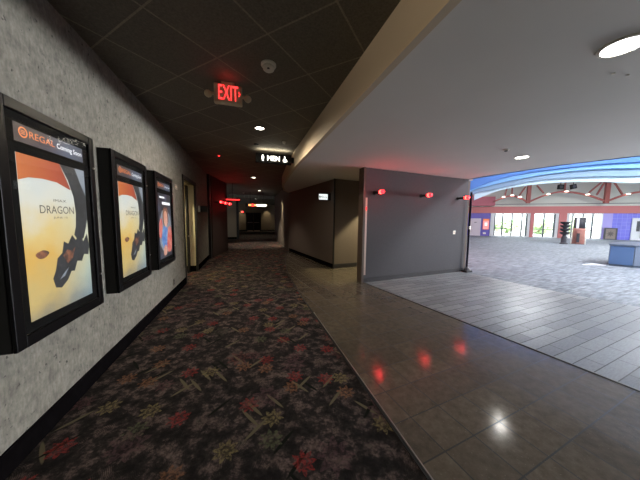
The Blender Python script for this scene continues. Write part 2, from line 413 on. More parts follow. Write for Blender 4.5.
# left corridor wall with its alcove
m = MB().box((LX-.15,-6,0),(LX,6.05,H)).box((LX-.15,6.05,2.38),(LX,7.35,H)).box((LX-.15,7.35,0),(LX,9.5,H))
struct('wall_left', m, M['wall'])
struct('baseboard_left', MB().box((LX,-6,0),(LX+.012,6.02,.15)).box((LX,7.4,0),(LX+.012,9.5,.15)), M['carpetbase'])
struct('wall_alcove', MB().box((-2.6,7.345,0),(LX-.03,7.47,2.38)).box((-2.6,5.9,0),(LX-.15,6.05,2.5)).box((-2.7,5.9,0),(-2.6,7.47,2.5)).box((-2.7,5.9,2.38),(LX-.15,7.47,2.5)), M['cream'])
struct('baseboard_alcove', MB().box((-2.6,7.325,0),(LX-.03,7.35,.16)), M['carpetbase'])
d1 = setting('door_1', (LX,6.7,0))
MB().box((LX-.16,6.0,0),(LX+.02,6.07,2.38)).box((LX-.04,6.0,2.36),(LX+.02,7.42,2.44)).box((LX-.03,7.335,0),(LX+.02,7.41,2.38)).build('door_frame', M['blackmatte'], d1)
MB().box((-1.55,7.12,.01),(-1.52,7.34,2.34)).build('door_leaf', M['blackmatte'], d1)
MB().cyl((-1.522,7.17,1.0),(-1.48,7.17,1.0),.012).cyl((-1.48,7.17,1.0),(-1.48,7.27,1.0),.012).build('door_handle', M['metal'], d1)

# wall end post, red lit wall, far column and end wall on the left
struct('wall_end_post', MB().box((LX-.2,9.5,0),(LX+.08,9.8,H)), M['blackmatte'])
struct('wall_far_left', MB().prism([(-1.24,9.75),(-.86,11.75),(-1.0,11.8),(-1.4,9.75)], 0, H), M['redwall'])
struct('wall_far_recess', MB().box((-4,11.8,0),(-3.9,30,H)).box((-3.9,18.0,0),(-.72,18.3,H)), M['endwall'])
struct('wall_far_corner', MB().box((-.72,17.96,0),(-.56,18.34,H)), M['blackmatte'])
struct('baseboard_far', MB().box((-3.9,17.97,0),(-.72,18.0,.15)), M['carpetbase'])
m = MB().box((-3.5,28.3,0),(-.12,28.5,H)).box((1.52,28.3,0),(3.2,28.5,H)).box((-.12,28.3,2.1),(1.52,28.5,H))
m.box((-.3,28.5,0),(1.7,28.6,2.3))
struct('wall_end', m, M['endwall'])
struct('baseboard_end', MB().box((-3.5,28.27,0),(-.12,28.3,.16)).box((1.52,28.27,0),(3.2,28.3,.16)), M['blackmatte'])
d2 = setting('door_2', (.7,28.3,0))
MB().box((-.12,28.25,0),(-.02,28.5,2.1)).box((1.42,28.25,0),(1.52,28.5,2.1)).box((-.02,28.25,2.0),(1.42,28.5,2.1)).build('door_frame', M['blackmatte'], d2)
for x0, x1, hx in ((-.02,.69,.6),(.71,1.42,.8)):
    dl = MB().box((x0,28.36,.02),(x1,28.41,2.0)).build('door_leaf', M['black'], d2)
    MB().box((x0+.08,28.33,.98),(x1-.08,28.36,1.03)).build('push_bar', M['metal'], dl)
    MB().box((x0+.05,28.35,.03),(x1-.05,28.36,.12)).build('kick_plate', M['bronze'], dl)
struct('ceiling_header', MB().box((-3.9,17,2.84),(3.2,17.35,H)), M['ceil'])

# dark walls on the right
RW = [(2.49,6.76),(1.86,11.0),(1.86,17.0),(3.2,17.0)]
m = MB().prism([(2.49,6.76),(1.86,11.0),(1.86,11.15),(2.6,11.2),(2.72,6.9)], 0, H)
struct('wall_right', m, M['darkwall'])
struct('wall_far_right', MB().box((1.86,11.15,0),(3.3,17.0,H)).box((3.1,17,0),(3.3,28.5,H)), M['darkwall'])
d = (Vector((1.86,11.0,0))-Vector((2.49,6.76,0))).normalized(); s = Vector((d.y,-d.x,0))
L = (Vector((1.86,11.0,0))-Vector((2.49,6.76,0))).length
struct('baseboard_right', MB().obox(Vector((2.49,6.76,0))+d*L/2-s*.006+Z*.065, (L/2,.006,.065), (d,s,Z)), M['carpetbase'])
struct('wall_return', MB().prism([(2.5,6.77),(6.4,7.32),(6.4,7.5),(2.72,7.0)], 0, HG), M['darkwall'])
q = Vector((6.4-2.5,7.32-6.77,0)).normalized(); qs = Vector((q.y,-q.x,0))
struct('baseboard_return', MB().obox(Vector((4.45,7.045,.065))+qs*.006, (1.97,.006,.065), (q,qs,Z)), M['darktrim'])
struct('trim_5', MB().obox(Vector((2.485,6.755,HG/2)), (.018,.018,HG/2), (d,s,Z)), M['blackmatte'])

# slate panel wall with the three red lamps
p0, p1 = Vector((2.62,5.065,0)), Vector((6.13,5.5,0)); pd = (p1-p0).normalized(); pn = Vector((pd.y,-pd.x,0)); PL = (p1-p0).length
def onP(s_, z, out=0): return p0 + pd*s_ + pn*out + Z*z
struct('wall_panel', MB().obox(onP(PL/2,HG/2,-.09), (PL/2,.09,HG/2), (pd,pn,Z)), M['panelwall'])
struct('baseboard_panel', MB().obox(onP(PL/2,.05,.008), (PL/2,.008,.05), (pd,pn,Z)), M['darktrim'])
struct('wall_panel_end', MB().obox(onP(-.03,HG/2,-.08), (.03,.1,HG/2), (pd,pn,Z)), paint('dark bronze end cap', srgb(82,70,62), .5))
struct('wall_passage_end', MB().box((6.35,5.72,0),(6.45,7.5,HG)), M['darkwall'])
a, b = Vector((6.13,5.66,0)), F(-9.4,0); m = MB(); dd = (b-a).normalized(); ds = Vector((-dd.y,dd.x,0))
struct('wall_lobby_left', MB().obox((a+b)/2+Z*2.8+ds*.06, ((b-a).length/2,.06,2.8), (dd,ds,Z)), M['pinkwall'])
# walls behind the photographer
struct('wall_back', MB().box((-4,-6.2,0),(27,-6,5.6)), M['darkwall'])
struct('wall_alley_left', MB().box((-4.1,9,0),(-4,12,H)), M['blackmatte'])

# ------------------------------------------------------------------ the lobby shell
B = (UF, NF, Z)
def fb(m, u0, u1, z0, z1, o0, o1):
    """box on the facade: u range, z range, distance range in front of it"""
    return m.obox((F(u0,z0,o0)+F(u1,z1,o1))/2, (abs(u1-u0)/2, abs(o1-o0)/2, abs(z1-z0)/2), B)
struct('ceiling_lobby', MB().prism([(6.0,5.6),(6.14,5.5)] + [tuple(F(-9.4,0)[:2]), tuple(F(12,0)[:2]), (26,-6),(7.5,-6),(6.8,2)], 5.6, 5.7), M['roof'])
m = MB(); fb(m,-9.5,12,2.87,5.6,-.2,0); struct('wall_facade_upper', m, M['creamwall'])
m = MB(); fb(m,-9.5,12,2.25,2.87,-.2,.06); struct('trim_6', m, M['salmon'])
m = MB(); fb(m,-4.1,12,3.07,3.12,0,.05); struct('trim_7', m, M['framegrey'])
m = MB(); fb(m,-9.5,-4.36,0,2.25,-.2,0); struct('wall_facade_left', m, M['purple'])
m = MB(); fb(m,-9.3,-4.2,2.95,3.82,0,.5); struct('wall_parapet', m, M['pinkwall'])
m = MB(); fb(m,-9.3,-6.0,3.82,5.0,0,.3); struct('wall_parapet_upper', m, M['pinkwall'])
m = MB(); fb(m,-1.22,-.97,0,2.25,-.2,.1); struct('wall_pier_left', m, M['salmon'])
m = MB(); fb(m,.85,1.38,0,2.25,-.2,.1); struct('wall_pier_middle', m, M['salmon'])
m = MB(); fb(m,3.8,4.43,0,2.25,-.2,.02); struct('wall_lavender', m, M['lav'])
def tiledviolet():
    k = NT('violet tile'); p = k.map(k.pos(), rot=R(38)); sx = k.node('ShaderNodeSeparateXYZ'); k.link(p, sx.inputs[0])
    cb = k.node('ShaderNodeCombineXYZ'); k.link(sx.outputs[0], cb.inputs[0]); k.link(sx.outputs[2], cb.inputs[1])
    b = k.node('ShaderNodeTexBrick', offset=0.); k.link(cb.outputs[0], b.inputs['Vector']); b.inputs['Scale'].default_value = 1
    b.inputs['Brick Width'].default_value = .3; b.inputs['Row Height'].default_value = .3; b.inputs['Mortar Size'].default_value = .012
    b.inputs['Color1'].default_value = srgb(92,92,206); b.inputs['Color2'].default_value = srgb(106,104,214); b.inputs['Mortar'].default_value = srgb(140,138,224)
    k.base(b.outputs['Color']).rough(.3); return k.m
M['violettile'] = tiledviolet()
m = MB(); fb(m,4.43,12,0,2.25,-.2,0); struct('wall_violet', m, M['violettile'])
def window(n, u0, u1, mull, jambs=()):
    w = setting('window_%d' % n, F((u0+u1)/2,0))
    m = MB(); fb(m,u0,u1,2.17,2.25,-.08,.04); fb(m,u0,u1,0,.08,-.08,.04)
    fb(m,u0,u0+.06,.08,2.17,-.08,.04); fb(m,u1-.06,u1,.08,2.17,-.08,.04)
    for a, b in jambs: fb(m,a,b,.08,2.17,-.07,.05)
    m.build('window_frame', M['framewhite'], w)
    for c in mull:
        m = MB(); fb(m,c-.055,c+.055,.08,2.17,-.06,.05); m.build('mullion', M['framegrey'], w)
    cs = [u0+.06] + list(mull) + [u1-.06]
    for a, b in zip(cs[:-1], cs[1:]):
        if b - a < .2: continue
        m = MB(); fb(m,a+.04,b-.04,.72,.78,-.04,.04); m.build('push_rail', M['framegrey'], w)
    m = MB(); fb(m,u0+.06,u1-.06,.08,2.17,-.012,-.004); m.build('window_glass', M['glass'], w)
window(1,-4.36,-1.22,(-3.99,-3.38,-2.62,-1.85,-1.5),((-4.3,-4.05),(-1.42,-1.24)))
window(2,-.97,.85,(-.2,.55),((.62,.83),))
window(3,1.38,3.8,(1.82,2.5,3.15),((1.4,1.6),))
d3 = setting('door_3', F(-5.6,0))
m = MB(); fb(m,-6.05,-5.15,.0,1.72,.0,.03); m.build('door_leaf', M['doorgrey'], d3)
m = MB(); fb(m,-5.72,-5.52,1.3,1.36,.03,.035); m.build('door_sign', M['charcoal'], d3)
d4 = setting('door_4', F(6.1,0))
m = MB(); fb(m,5.62,5.8,0,1.86,0,.06); fb(m,6.7,6.9,0,1.86,0,.06); fb(m,5.8,6.7,1.7,1.86,0,.06); m.build('door_frame', M['framewhite'], d4)
m = MB(); fb(m,5.8,6.7,0,1.7,.005,.03); m.build('door_leaf', M['framewhite'], d4)
m = MB(); fb(m,5.92,6.14,.75,1.6,.03,.034); m.build('door_window', M['charcoal'], d4)
m = MB(); fb(m,6.2,6.32,.2,1.7,.03,.09); m.build('door_edge', M['brownboard'], d4)

# right hand glazed side of the lobby, outside the frame: daylight enters there too
def SR(a, z, o=0): return F(9.6,z,0) - NF*a + UF*o
m = MB()
m.obox((SR(0,4)+SR(24,4))/2, (12,.1,1.6), (NF,UF,Z)); struct('wall_lobby_right', m, M['creamwall'])
m = MB()
for k in range(13): m.obox(SR(k*2,1.2), (.06,.06,1.2), (NF,UF,Z))
struct('window_4', m, M['framewhite'])

# nested arches at the lobby mouth
def arch(name, off, pts, mat, thick=.15, top=4.25):
    """drywall slab parallel to the facade with an arched lower edge (mirrored beyond its crown)"""
    us = [p[0] for p in pts]; crown = -4.2
    full = list(pts) + [(2*crown-u, z) for u, z in pts[::-1] if 2*crown-u > pts[-1][0]+.2]
    # smooth by Catmull-Rom
    out = []
    for i in range(len(full)-1):
        P = [full[max(i-1,0)], full[i], full[i+1], full[min(i+2,len(full)-1)]]
        for k in range(6):
            t = k/6
            out.append(tuple(.5*((2*P[1][j]) + (-P[0][j]+P[2][j])*t + (2*P[0][j]-5*P[1][j]+4*P[2][j]-P[3][j])*t*t + (-P[0][j]+3*P[1][j]-3*P[2][j]+P[3][j])*t**3) for j in (0,1)))
    out.append(full[-1])
    m = MB()
    vs = []
    for dep in (0, -thick):
        for u, z in out: vs.append(F(u, z, off+dep))
        for u, z in out: vs.append(F(u, top, off+dep))
    n = len(out); fs = []
    for i in range(n-1):
        fs += [(i,i+1,n+i+1,n+i), (2*n+i,3*n+i,3*n+i+1,2*n+i+1), (i,2*n+i,2*n+i+1,i+1), (n+i,n+i+1,3*n+i+1,3*n+i)]
    fs += [(0,n,3*n,2*n),(n-1,3*n-1,4*n-1,2*n-1)]
    m.add(vs, fs); return struct(name, m, mat)
arch('ceiling_arch_deep_blue', 15.9, [(-9.6,2.6),(-9.1,2.88),(-8.14,3.26),(-7.14,3.48),(-6.2,3.58),(-5.0,3.66),(-4.0,3.67)], M['deepblue'])
arch('ceiling_arch_blue', 15.75, [(-9.55, 2.47), (-9.16, 2.8), (-8.09, 3.11), (-7.08, 3.31), (-6.15, 3.44), (-4.98, 3.51), (-3.96, 3.48)], M['blue'])
arch('ceiling_arch_grey_blue', 15.6, [(-9.32, 2.35), (-8.94, 2.7), (-8.03, 2.91), (-7.0, 3.15), (-6.04, 3.24), (-4.87, 3.25), (-3.78, 3.21)], M['greyblue'])
arch('ceiling_arch_pale_blue', 15.45, [(-8.93, 2.42), (-7.99, 2.83), (-6.97, 3.02), (-5.97, 3.09), (-4.77, 3.07), (-3.64, 2.98)], M['paleblue'])

# ------------------------------------------------------------------ poster cases
XF = -1.235
def shape_mb(pts, x, y0, z0, w, h):
    """flat printed shape on the poster sheet: pts in 0..1 across and up"""
    return MB().add([(x, y0+u*w, z0+v*h) for u, v in pts], [list(range(len(pts)))])
def smooth_loop(pts, n=6):
    out = []; N = len(pts)
    for i in range(N):
        P = [pts[(i-1)%N], pts[i], pts[(i+1)%N], pts[(i+2)%N]]
        for k in range(n):
            t = k/n
            out.append(tuple(.5*((2*P[1][j]) + (-P[0][j]+P[2][j])*t + (2*P[0][j]-5*P[1][j]+4*P[2][j]-P[3][j])*t*t + (-P[0][j]+3*P[1][j]-3*P[2][j]+P[3][j])*t**3) for j in (0,1)))
    return [(min(1,max(0,a)),min(1,max(0,b))) for a,b in out]
def poster_emit(name, stops_fn, st):
    """backlit printed sheet: the print's own colours, across = local y, up = local z"""
    k = NT(name); sx = k.node('ShaderNodeSeparateXYZ'); k.link(k.pos(True), sx.inputs[0])
    col = stops_fn(k, sx.outputs[1], sx.outputs[2]); k.base((.02,.02,.02,1))
    k.link(col, k.bsdf.inputs['Emission Color']); k.bsdf.inputs['Emission Strength'].default_value = st
    k.bsdf.inputs['Roughness'].default_value = .5; return k.m
def sky_print(k, y, z):
    v = k.math('DIVIDE', k.math('SUBTRACT', z, .86), 1.0); u = k.math('DIVIDE', k.math('ADD', y, .298), .596)
    n = k.noise(k.pos(True), 3.5, 4); v2 = k.math('ADD', v, k.math('MULTIPLY', k.math('SUBTRACT', n, .5), .5))
    c = k.ramp(v2, [(.0,srgb(150,140,112)),(.18,srgb(206,180,110)),(.36,srgb(222,178,84)),(.55,srgb(226,200,128)),(.75,srgb(222,222,208)),(.95,srgb(206,216,216))])
    cool = k.ramp(v2, [(.0,srgb(120,140,150)),(.2,srgb(176,190,176)),(.45,srgb(206,206,168)),(.8,srgb(214,220,214))])
    return k.mix(k.ramp(u, [(.35,(0,0,0,1)),(.95,(1,1,1,1))]), c, cool)
M['p_sky'] = poster_emit('poster sky print', sky_print, .52)
M['p_orange'] = poster_emit('poster orange print', lambda k,y,z: k.ramp(k.math('MULTIPLY', k.math('ADD', y, .305), 1.6), [(0,srgb(206,108,28)),(.5,srgb(180,66,18)),(1,srgb(104,32,14))]), .5)
M['p_dark'] = poster_emit('poster dark print', lambda k,y,z: k.ramp(k.noise(k.pos(True), 14., 5, .65), [(.35,srgb(14,16,20)),(.6,srgb(44,48,54)),(.75,srgb(96,90,82))]), .4)
M['p_pale'] = poster_emit('poster pale print', lambda k,y,z: k.ramp(k.noise(k.pos(True), 5., 3), [(.3,srgb(120,130,142)),(.7,srgb(160,170,180))]), .5)
M['p_brown'] = poster_emit('poster brown print', lambda k,y,z: k.ramp(k.noise(k.pos(True), 20., 4), [(.35,srgb(52,26,20)),(.65,srgb(150,92,60))]), .6)
M['p_ink'] = poster_emit('poster lettering ink', lambda k,y,z: k.ramp(.5, [(0,srgb(60,54,46)),(1,srgb(60,54,46))]), .5)
M['p_night'] = poster_emit('poster night print', lambda k,y,z: k.ramp(k.noise(k.pos(True), 6., 4), [(.35,srgb(14,16,24)),(.55,srgb(40,44,62)),(.75,srgb(96,100,126))]), .45)
M['p_skin'] = poster_emit('poster skin print', lambda k,y,z: k.ramp(k.noise(k.pos(True), 9., 3), [(.35,srgb(206,134,110)),(.7,srgb(236,190,168))]), .55)
M['p_blue'] = poster_emit('poster blue print', lambda k,y,z: k.ramp(k.noise(k.pos(True), 9., 3), [(.35,srgb(70,110,190)),(.65,srgb(130,180,226))]), .5)
M['p_coral'] = poster_emit('poster coral print', lambda k,y,z: k.ramp(k.noise(k.pos(True), 9., 3), [(.35,srgb(206,76,70)),(.65,srgb(236,146,130))]), .5)

def header_print(k, y, z):
    u = k.math('DIVIDE', k.math('ADD', y, .298), .596)
    return k.ramp(u, [(0,srgb(50,34,34)),(.4,srgb(62,52,66)),(.7,srgb(84,96,122)),(1,srgb(58,68,88))])
M['p_header'] = poster_emit('header panel film', header_print, .4)

def poster_case(cy, label, kind):
    t = thing('poster_case', label, 'poster case', (LX,cy,0), 'backlit poster cases on the left wall')
    MB().box((LX+.001,cy-.425,.73),(XF-.02,cy+.425,2.15)).build('case_body', M['black'], t, bevel=.006)
    fr = MB()
    for a, b in (((cy-.425,.73),(cy-.36,2.15)), ((cy+.36,.73),(cy+.425,2.15)), ((cy-.36,.73),(cy+.36,.80)), ((cy-.36,2.085),(cy+.36,2.15))):
        fr.box((XF-.02,a[0],a[1]),(XF,b[0],b[1]))
    fr.build('door_frame', M['blackgloss'], t, bevel=.005)
    MB().box((XF-.02,cy-.36,.80),(XF-.016,cy+.36,2.085)).build('mat_board', M['blackmat'], t)
    for z in (1.0,1.9): MB().cyl((XF,cy+.40,z),(XF+.006,cy+.40,z),.008).build('lock', M['metal'], t)
    y0 = cy-.298; w = .596
    hp = MB().box((XF-.016,y0,1.925),(XF-.0145,cy+.298,2.03)).build('header_panel', M['p_header'], t)
    Y = (0,1,0)
    g = MB()                                             # ring emblem
    for k in range(20):
        a0, a1 = 2*math.pi*k/20, 2*math.pi*(k+1)/20; c = Vector((XF-.0135, y0+.062, 1.985)); f = lambda a, r: c + Vector((0,math.cos(a)*r,math.sin(a)*r))
        g.add([f(a0,.023),f(a1,.023),f(a1,.031),f(a0,.031)], [(0,1,2,3)])
    for k in (-1,0,1): g.box((XF-.0142, y0+.047, 1.983+k*.009),(XF-.0135, y0+.077, 1.987+k*.009))
    g.build('ring_emblem', M['orange'], hp)
    text_mb('REGAL', (XF-.0145,y0+.105,1.965), Y, Z, .20, .04, .001).build('lettering', M['orange'], hp)
    text_mb('Coming Soon', (XF-.0145,y0+.325,1.955), Y, Z, .255, .045, .001).build('lettering', M['ledwhite'], hp)
    z0, h = .86, 1.0; x = XF-.0145
    ps = MB().box((XF-.016,y0,z0),(x,y0+w,z0+h)).build('poster', M['p_sky'] if kind == 0 else M['p_night'], t)
    S = lambda name, pts, mat, lay: shape_mb(pts, x+.0004*lay, y0, z0, w, h).build(name, M[mat], ps)
    T = lambda s_, u, v, ww, hh, mat: text_mb(s_, (x,y0+u*w,z0+v*h), Y, Z, ww*w, hh*h, .0022).build('lettering', M[mat], ps)
    if kind == 0:
        S('printed_canopy', [(0,1),(0,.845),(.12,.868),(.3,.875),(.5,.868),(.68,.835),(.72,.83),(.66,.9),(.56,1)], 'p_orange', 1)
        S('printed_sweep', [(.56,1),(.68,.9),(.76,.78),(.78,.66),(.76,.56),(.72,.50),(.80,.44),(.9,.47),(.96,.55),(1,.62),(1,.80),(.9,.9),(.82,1)], 'p_dark', 2)
        S('printed_patch', [(.82,1),(.9,.9),(1,.80),(1,1)], 'p_pale', 2)
        S('printed_mass', [(.97,.50),(.88,.44),(.84,.52),(.74,.46),(.68,.50),(.60,.44),(.53,.46),(.49,.38),(.41,.35),(.37,.27),(.32,.22),(.35,.155),(.44,.14),(.55,.18),(.62,.235),(.68,.23),(.74,.30),(.83,.29),(.88,.34),(.97,.33),(1,.40)], 'p_dark', 3)
        S('printed_light', [(.50,.36),(.58,.40),(.66,.38),(.72,.41),(.66,.33),(.57,.30)], 'p_brown', 4)
        S('printed_glint', [(.42,.20),(.50,.24),(.58,.27),(.50,.215)], 'p_pale', 4)
        S('printed_streak', smooth_loop([(.12,.40),(.22,.42),(.3,.40),(.24,.37),(.16,.37)]), 'p_brown', 1)
        T('IMAX', .42, .735, .2, .018, 'p_ink'); T('DRAGON', .22, .655, .52, .052, 'p_ink'); T('JUNE 13', .40, .618, .22, .016, 'p_ink')
    else:
        S('printed_glow', smooth_loop([(.1,.2),(.05,.5),(.25,.72),(.6,.75),(.95,.6),(.95,.2),(.5,.08)]), 'p_pale', 1)
        S('printed_hair', smooth_loop([(.3,.6),(.34,.74),(.52,.8),(.72,.74),(.76,.58),(.6,.5),(.4,.5)]), 'p_brown', 2)
        S('printed_face', smooth_loop([(.38,.6),(.42,.71),(.54,.74),(.66,.69),(.68,.57),(.58,.48),(.46,.49)]), 'p_skin', 3)
        S('printed_shirt', smooth_loop([(.18,.25),(.22,.42),(.38,.5),(.6,.47),(.72,.36),(.62,.2),(.36,.14)]), 'p_blue', 3)
        S('printed_sleeve', smooth_loop([(.6,.1),(.62,.32),(.74,.47),(.96,.46),(1,.25),(.9,.08)]), 'p_coral', 4)
        S('printed_sleeve', smooth_loop([(.0,.35),(.04,.56),(.2,.62),(.26,.5),(.16,.34)]), 'p_coral', 4)
        S('printed_hand', smooth_loop([(.3,.05),(.32,.16),(.46,.2),(.56,.12),(.48,.04)]), 'p_skin', 5)
        for u0, v0, u1, v1 in ((.12,.93,.5,.955),(.3,.835,.96,.875)):
            S('printed_title', [(u0,v0),(u1,v0),(u1,v1),(u0,v1)], 'ledwhite', 2)
    MB().box((XF-.006,cy-.36,.80),(XF-.003,cy+.36,2.085)).build('glass_pane', M['caseglass'], t)
    return t
poster_case(2.135, 'black poster case nearest the camera on left wall, lit orange and gold poster', 0)
poster_case(3.265, 'middle black poster case of the left wall, lit orange and gold poster', 0)
poster_case(4.395, 'farthest black poster case on left wall, lit poster of person in blue', 1)

# ------------------------------------------------------------------ small things of the corridor
# exit sign
ex = thing('exit_sign', 'ivory ceiling sign with red EXIT letters and two emergency lamp heads', 'exit sign', (-.185,3.06,2.8))
MB().box((-.338,3.06,2.8),(-.032,3.118,3.016)).build('sign_housing', M['exitgrey'], ex, bevel=.012)
MB().box((-.300,3.053,2.825),(-.045,3.059,3.006)).build('sign_face', M['exitgrey'], ex)
text_mb('EXIT', (-.288,3.053,2.836), (1,0,0), Z, .212, .160, .003).build('lettering', M['redsign'], ex)
MB().add([(-.072,3.049,2.945),(-.05,3.049,2.915),(-.072,3.049,2.885),(-.072,3.049,2.898),(-.061,3.049,2.915),(-.072,3.049,2.932)], [(0,1,4,5),(1,2,3,4)]).build('arrow', M['redsign'], ex)
MB().box((-.255,3.066,3.016),(-.115,3.112,H-.001)).build('canopy', M['exitgrey'], ex)
for sx in (-1, 1):
    c = Vector((-.185+sx*.203,3.09,2.905)); MB().cyl((-.185+sx*.145,3.09,2.905), c, .016).build('lamp_arm', M['exitgrey'], ex)
    MB().lathe(c+Vector((0,.03,0)), [(.012,0),(.034,.008),(.04,.03),(.036,.055),(.02,.062)], Vector((sx*.35,-.9,-.3)), 20).build('lamp_head', M['exitgrey'], ex, smooth=True)
lamp('exit_glow', 'POINT', (-.18,2.93,2.99), .045, (1,.06,.04), ex)
# smoke detector
t = thing('smoke_detector', 'round white smoke detector on dark ceiling tile beside exit sign', 'smoke detector', (.23,2.6,H))
MB().lathe((.23,2.6,H), [(.075,0),(.075,-.016),(.068,-.026)], Z, 28).build('detector_base', M['white'], t, smooth=True)
MB().lathe((.23,2.6,H-.026), [(.060,0),(.055,-.026),(.036,-.040)], Z, 28).build('detector_head', M['white'], t, smooth=True)
MB().lathe((.225,2.565,H-.058), [(.014,0),(.012,-.008)], Z, 14).build('sensor_vent', M['blackmatte'], t)
# downlights of the dark ceiling
def downlight(loc, r, label, grp, cat_pow, col, mat, rim=M['white'], ang=R(100)):
    x, y, z = loc
    t = thing('downlight', label, 'ceiling light', (x,y,z), grp)
    m = MB(); n = 28; vs = []; fs = []
    for rr, zz in ((r*1.18,0),(r*1.18,-.006),(r,-.010),(r,-.002)):
        for i in range(n):
            q = 2*math.pi*i/n; vs.append((x+rr*math.cos(q), y+rr*math.sin(q), z+zz))
    for k in range(3):
        for i in range(n): fs.append((k*n+i, k*n+(i+1)%n, (k+1)*n+(i+1)%n, (k+1)*n+i))
    m.add(vs, fs).build('trim_ring', rim, t)
    MB().lathe((x,y,z-.001), [(r*.999,0),(r*.999,-.003)], Z, n).build('diffuser', mat, t)
    lamp('downlight_lamp', 'SPOT', (x,y,z-.03), cat_pow, col, t, angle=ang, blend=.5, radius=r*.7)
    return t
G = 'recessed lights of the dark corridor ceiling'
WARM = (1,.88,.68)
downlight((.23,4.39,H), .075, 'round ceiling light nearest the camera in dark ceiling, before the hanging restroom sign', G, 75, WARM, M['lampwhite'], M['black'], R(172))
downlight((.26,9.66,H), .075, 'round ceiling light second in dark ceiling, just beyond the hanging restroom sign', G, 50, WARM, M['lampwhite'], M['black'])
downlight((.69,14.0,H), .075, 'small round ceiling light far down corridor, last before the ceiling header', G, 190, WARM, M['lampwhite'], M['black'], R(78))
downlight((.70,20.3,H-.001), .085, 'smallest round ceiling light beyond the ceiling header, deep in corridor', G, 40, WARM, M['lampwhite'], M['black'], R(110))
# grey ceiling
G2 = 'recessed lights of the grey ceiling'
downlight((2.43,1.06,HG), .102, 'large white round light in grey ceiling at the top right corner', G2, 4, (1,.97,.9), M['lampcool'], ang=R(150))
downlight((4.88,3.28,HG), .10, 'small white round light in grey ceiling near the blue arches', G2, 8, (1,.97,.9), M['lampcool'], ang=R(150))
t = thing('ceiling_sensor', 'small dark ceiling sensor left of the round light by blue arches', 'sensor', (4.13,3.03,HG))
MB().lathe((4.13,3.03,HG), [(.045,0),(.045,-.012),(.03,-.02)], Z, 20).build('sensor_base', M['white'], t)
MB().lathe((4.13,3.03,HG-.02), [(.026,0),(.02,-.012)], Z, 16).build('sensor_eye', M['blackmatte'], t)
for i, (x, y) in enumerate(((2.81,1.26),(2.95,1.24))):
    tag(rebase(MB().lathe((x,y,HG), [(.011,.004),(.011,-.006)], Z, 12).build('ceiling_anchor', M['white'])), ('left' if i == 0 else 'right') + ' one of two tiny white anchors in grey ceiling below the large light', 'ceiling anchor', 'tiny anchors in the grey ceiling')
# sprinkler and little ceiling lamps
t = thing('ceiling_sprinkler', 'small white sprinkler head in dark ceiling before the hanging restroom sign', 'sprinkler', (.74,5.0,H))
MB().lathe((.74,5.0,H), [(.04,.004),(.038,-.008),(.012,-.012),(.01,-.03)], Z, 18).build('escutcheon', M['white'], t)
MB().lathe((.74,5.0,H-.034), [(.03,0),(.03,-.004)], Z, 16).build('deflector', M['white'], t)
for sx in (-1,1): MB().cyl((.74+sx*.02,5.0,H-.012),(.74+sx*.025,5.0,H-.034),.004, n=8).build('yoke_arm', M['white'], t)
t = thing('ceiling_indicator_light', 'tiny red indicator light on the dark ceiling left of the corridor', 'indicator light', (-.64,6.55,H))
MB().lathe((-.64,6.55,H), [(.045,.004),(.045,-.01),(.03,-.016)], Z, 16).build('indicator_base', M['black'], t)
MB().lathe((-.64,6.55,H-.016), [(.026,0),(.02,-.014)], Z, 14).build('indicator_lens', M['redsign'], t)
t = thing('ceiling_speaker', 'tiny black round ceiling speaker left of the hanging restroom sign', 'ceiling speaker', (.21,5.35,H))
MB().lathe((.21,5.35,H), [(.05,.004),(.05,-.008),(.042,-.012)], Z, 20).build('grille_rim', M['blackmatte'], t)
MB().lathe((.21,5.35,H-.010), [(.04,0),(.03,-.006)], Z, 20).build('grille_mesh', M['black'], t)

# restroom signs
def man(m, c, s, r_):
    """standing figure pictogram of height s, lower middle at c, reading direction r_"""
    c = Vector(c); n = r_.cross(Z)
    pt = lambda u, v: c + r_*u*s + Z*v*s
    m.add([pt(.11*math.cos(2*math.pi*k/14), .90+.11*math.sin(2*math.pi*k/14)) for k in range(14)], [list(range(14))])
    m.add([pt(*q) for q in ((-.2,.76),(.2,.76),(.2,.40),(.13,.40),(.11,0),(.015,0),(0,.36),(-.015,0),(-.11,0),(-.13,.40),(-.2,.40))], [list(range(11))])
    return m
def wheelchair(m, c, s, r_):
    c = Vector(c); pt = lambda u, v: c + r_*u*s + Z*v*s
    m.add([pt(.0+.09*math.cos(2*math.pi*k/12), .92+.09*math.sin(2*math.pi*k/12)) for k in range(12)], [list(range(12))])
    m.add([pt(*q) for q in ((-.07,.80),(.07,.80),(.09,.44),(.34,.44),(.46,.10),(.34,.06),(.26,.32),(-.07,.32))], [list(range(8))])
    for k in range(14):
        a0 = R(100)+R(250)*k/14; a1 = R(100)+R(250)*(k+1)/14
        f = lambda a, q: pt(-.02+q*math.cos(a), .27+q*math.sin(a))
        m.add([f(a0,.21),f(a1,.21),f(a1,.29),f(a0,.29)], [(0,1,2,3)])
    return m
X = Vector((1,0,0))
t = thing('restroom_sign', 'black lit box sign reading MEN hanging beside the bulkhead', 'restroom sign', (.6,5.6,2.74))
MB().box((.2,5.6,2.735),(1.0,5.72,2.94)).build('sign_box', M['blackmatte'], t, bevel=.006)
MB().box((1.0,5.63,2.78),(1.06,5.69,2.90)).build('mounting_arm', M['black'], t)
text_mb('MEN', (.455,5.598,2.785), X, Z, .27, .105, .003).build('lettering', M['signwhite'], t)
man(MB(), (.355,5.596,2.775), .125, X).build('man_symbol', M['signwhite'], t)
wheelchair(MB(), (.84,5.596,2.775), .125, X).build('wheelchair_symbol', M['signwhite'], t)
lamp('sign_glow', 'AREA', (.6,5.66,2.96), 1.6, (1,.92,.72), t, .7, .1, (0,0,1))
t = thing('restroom_sign', 'small lit white sign reading MEN projecting from dark right wall', 'restroom sign', (2.25,7.0,2.06))
MB().box((2.075,7.0,2.075),(2.36,7.05,2.25)).build('sign_box', M['black'], t)
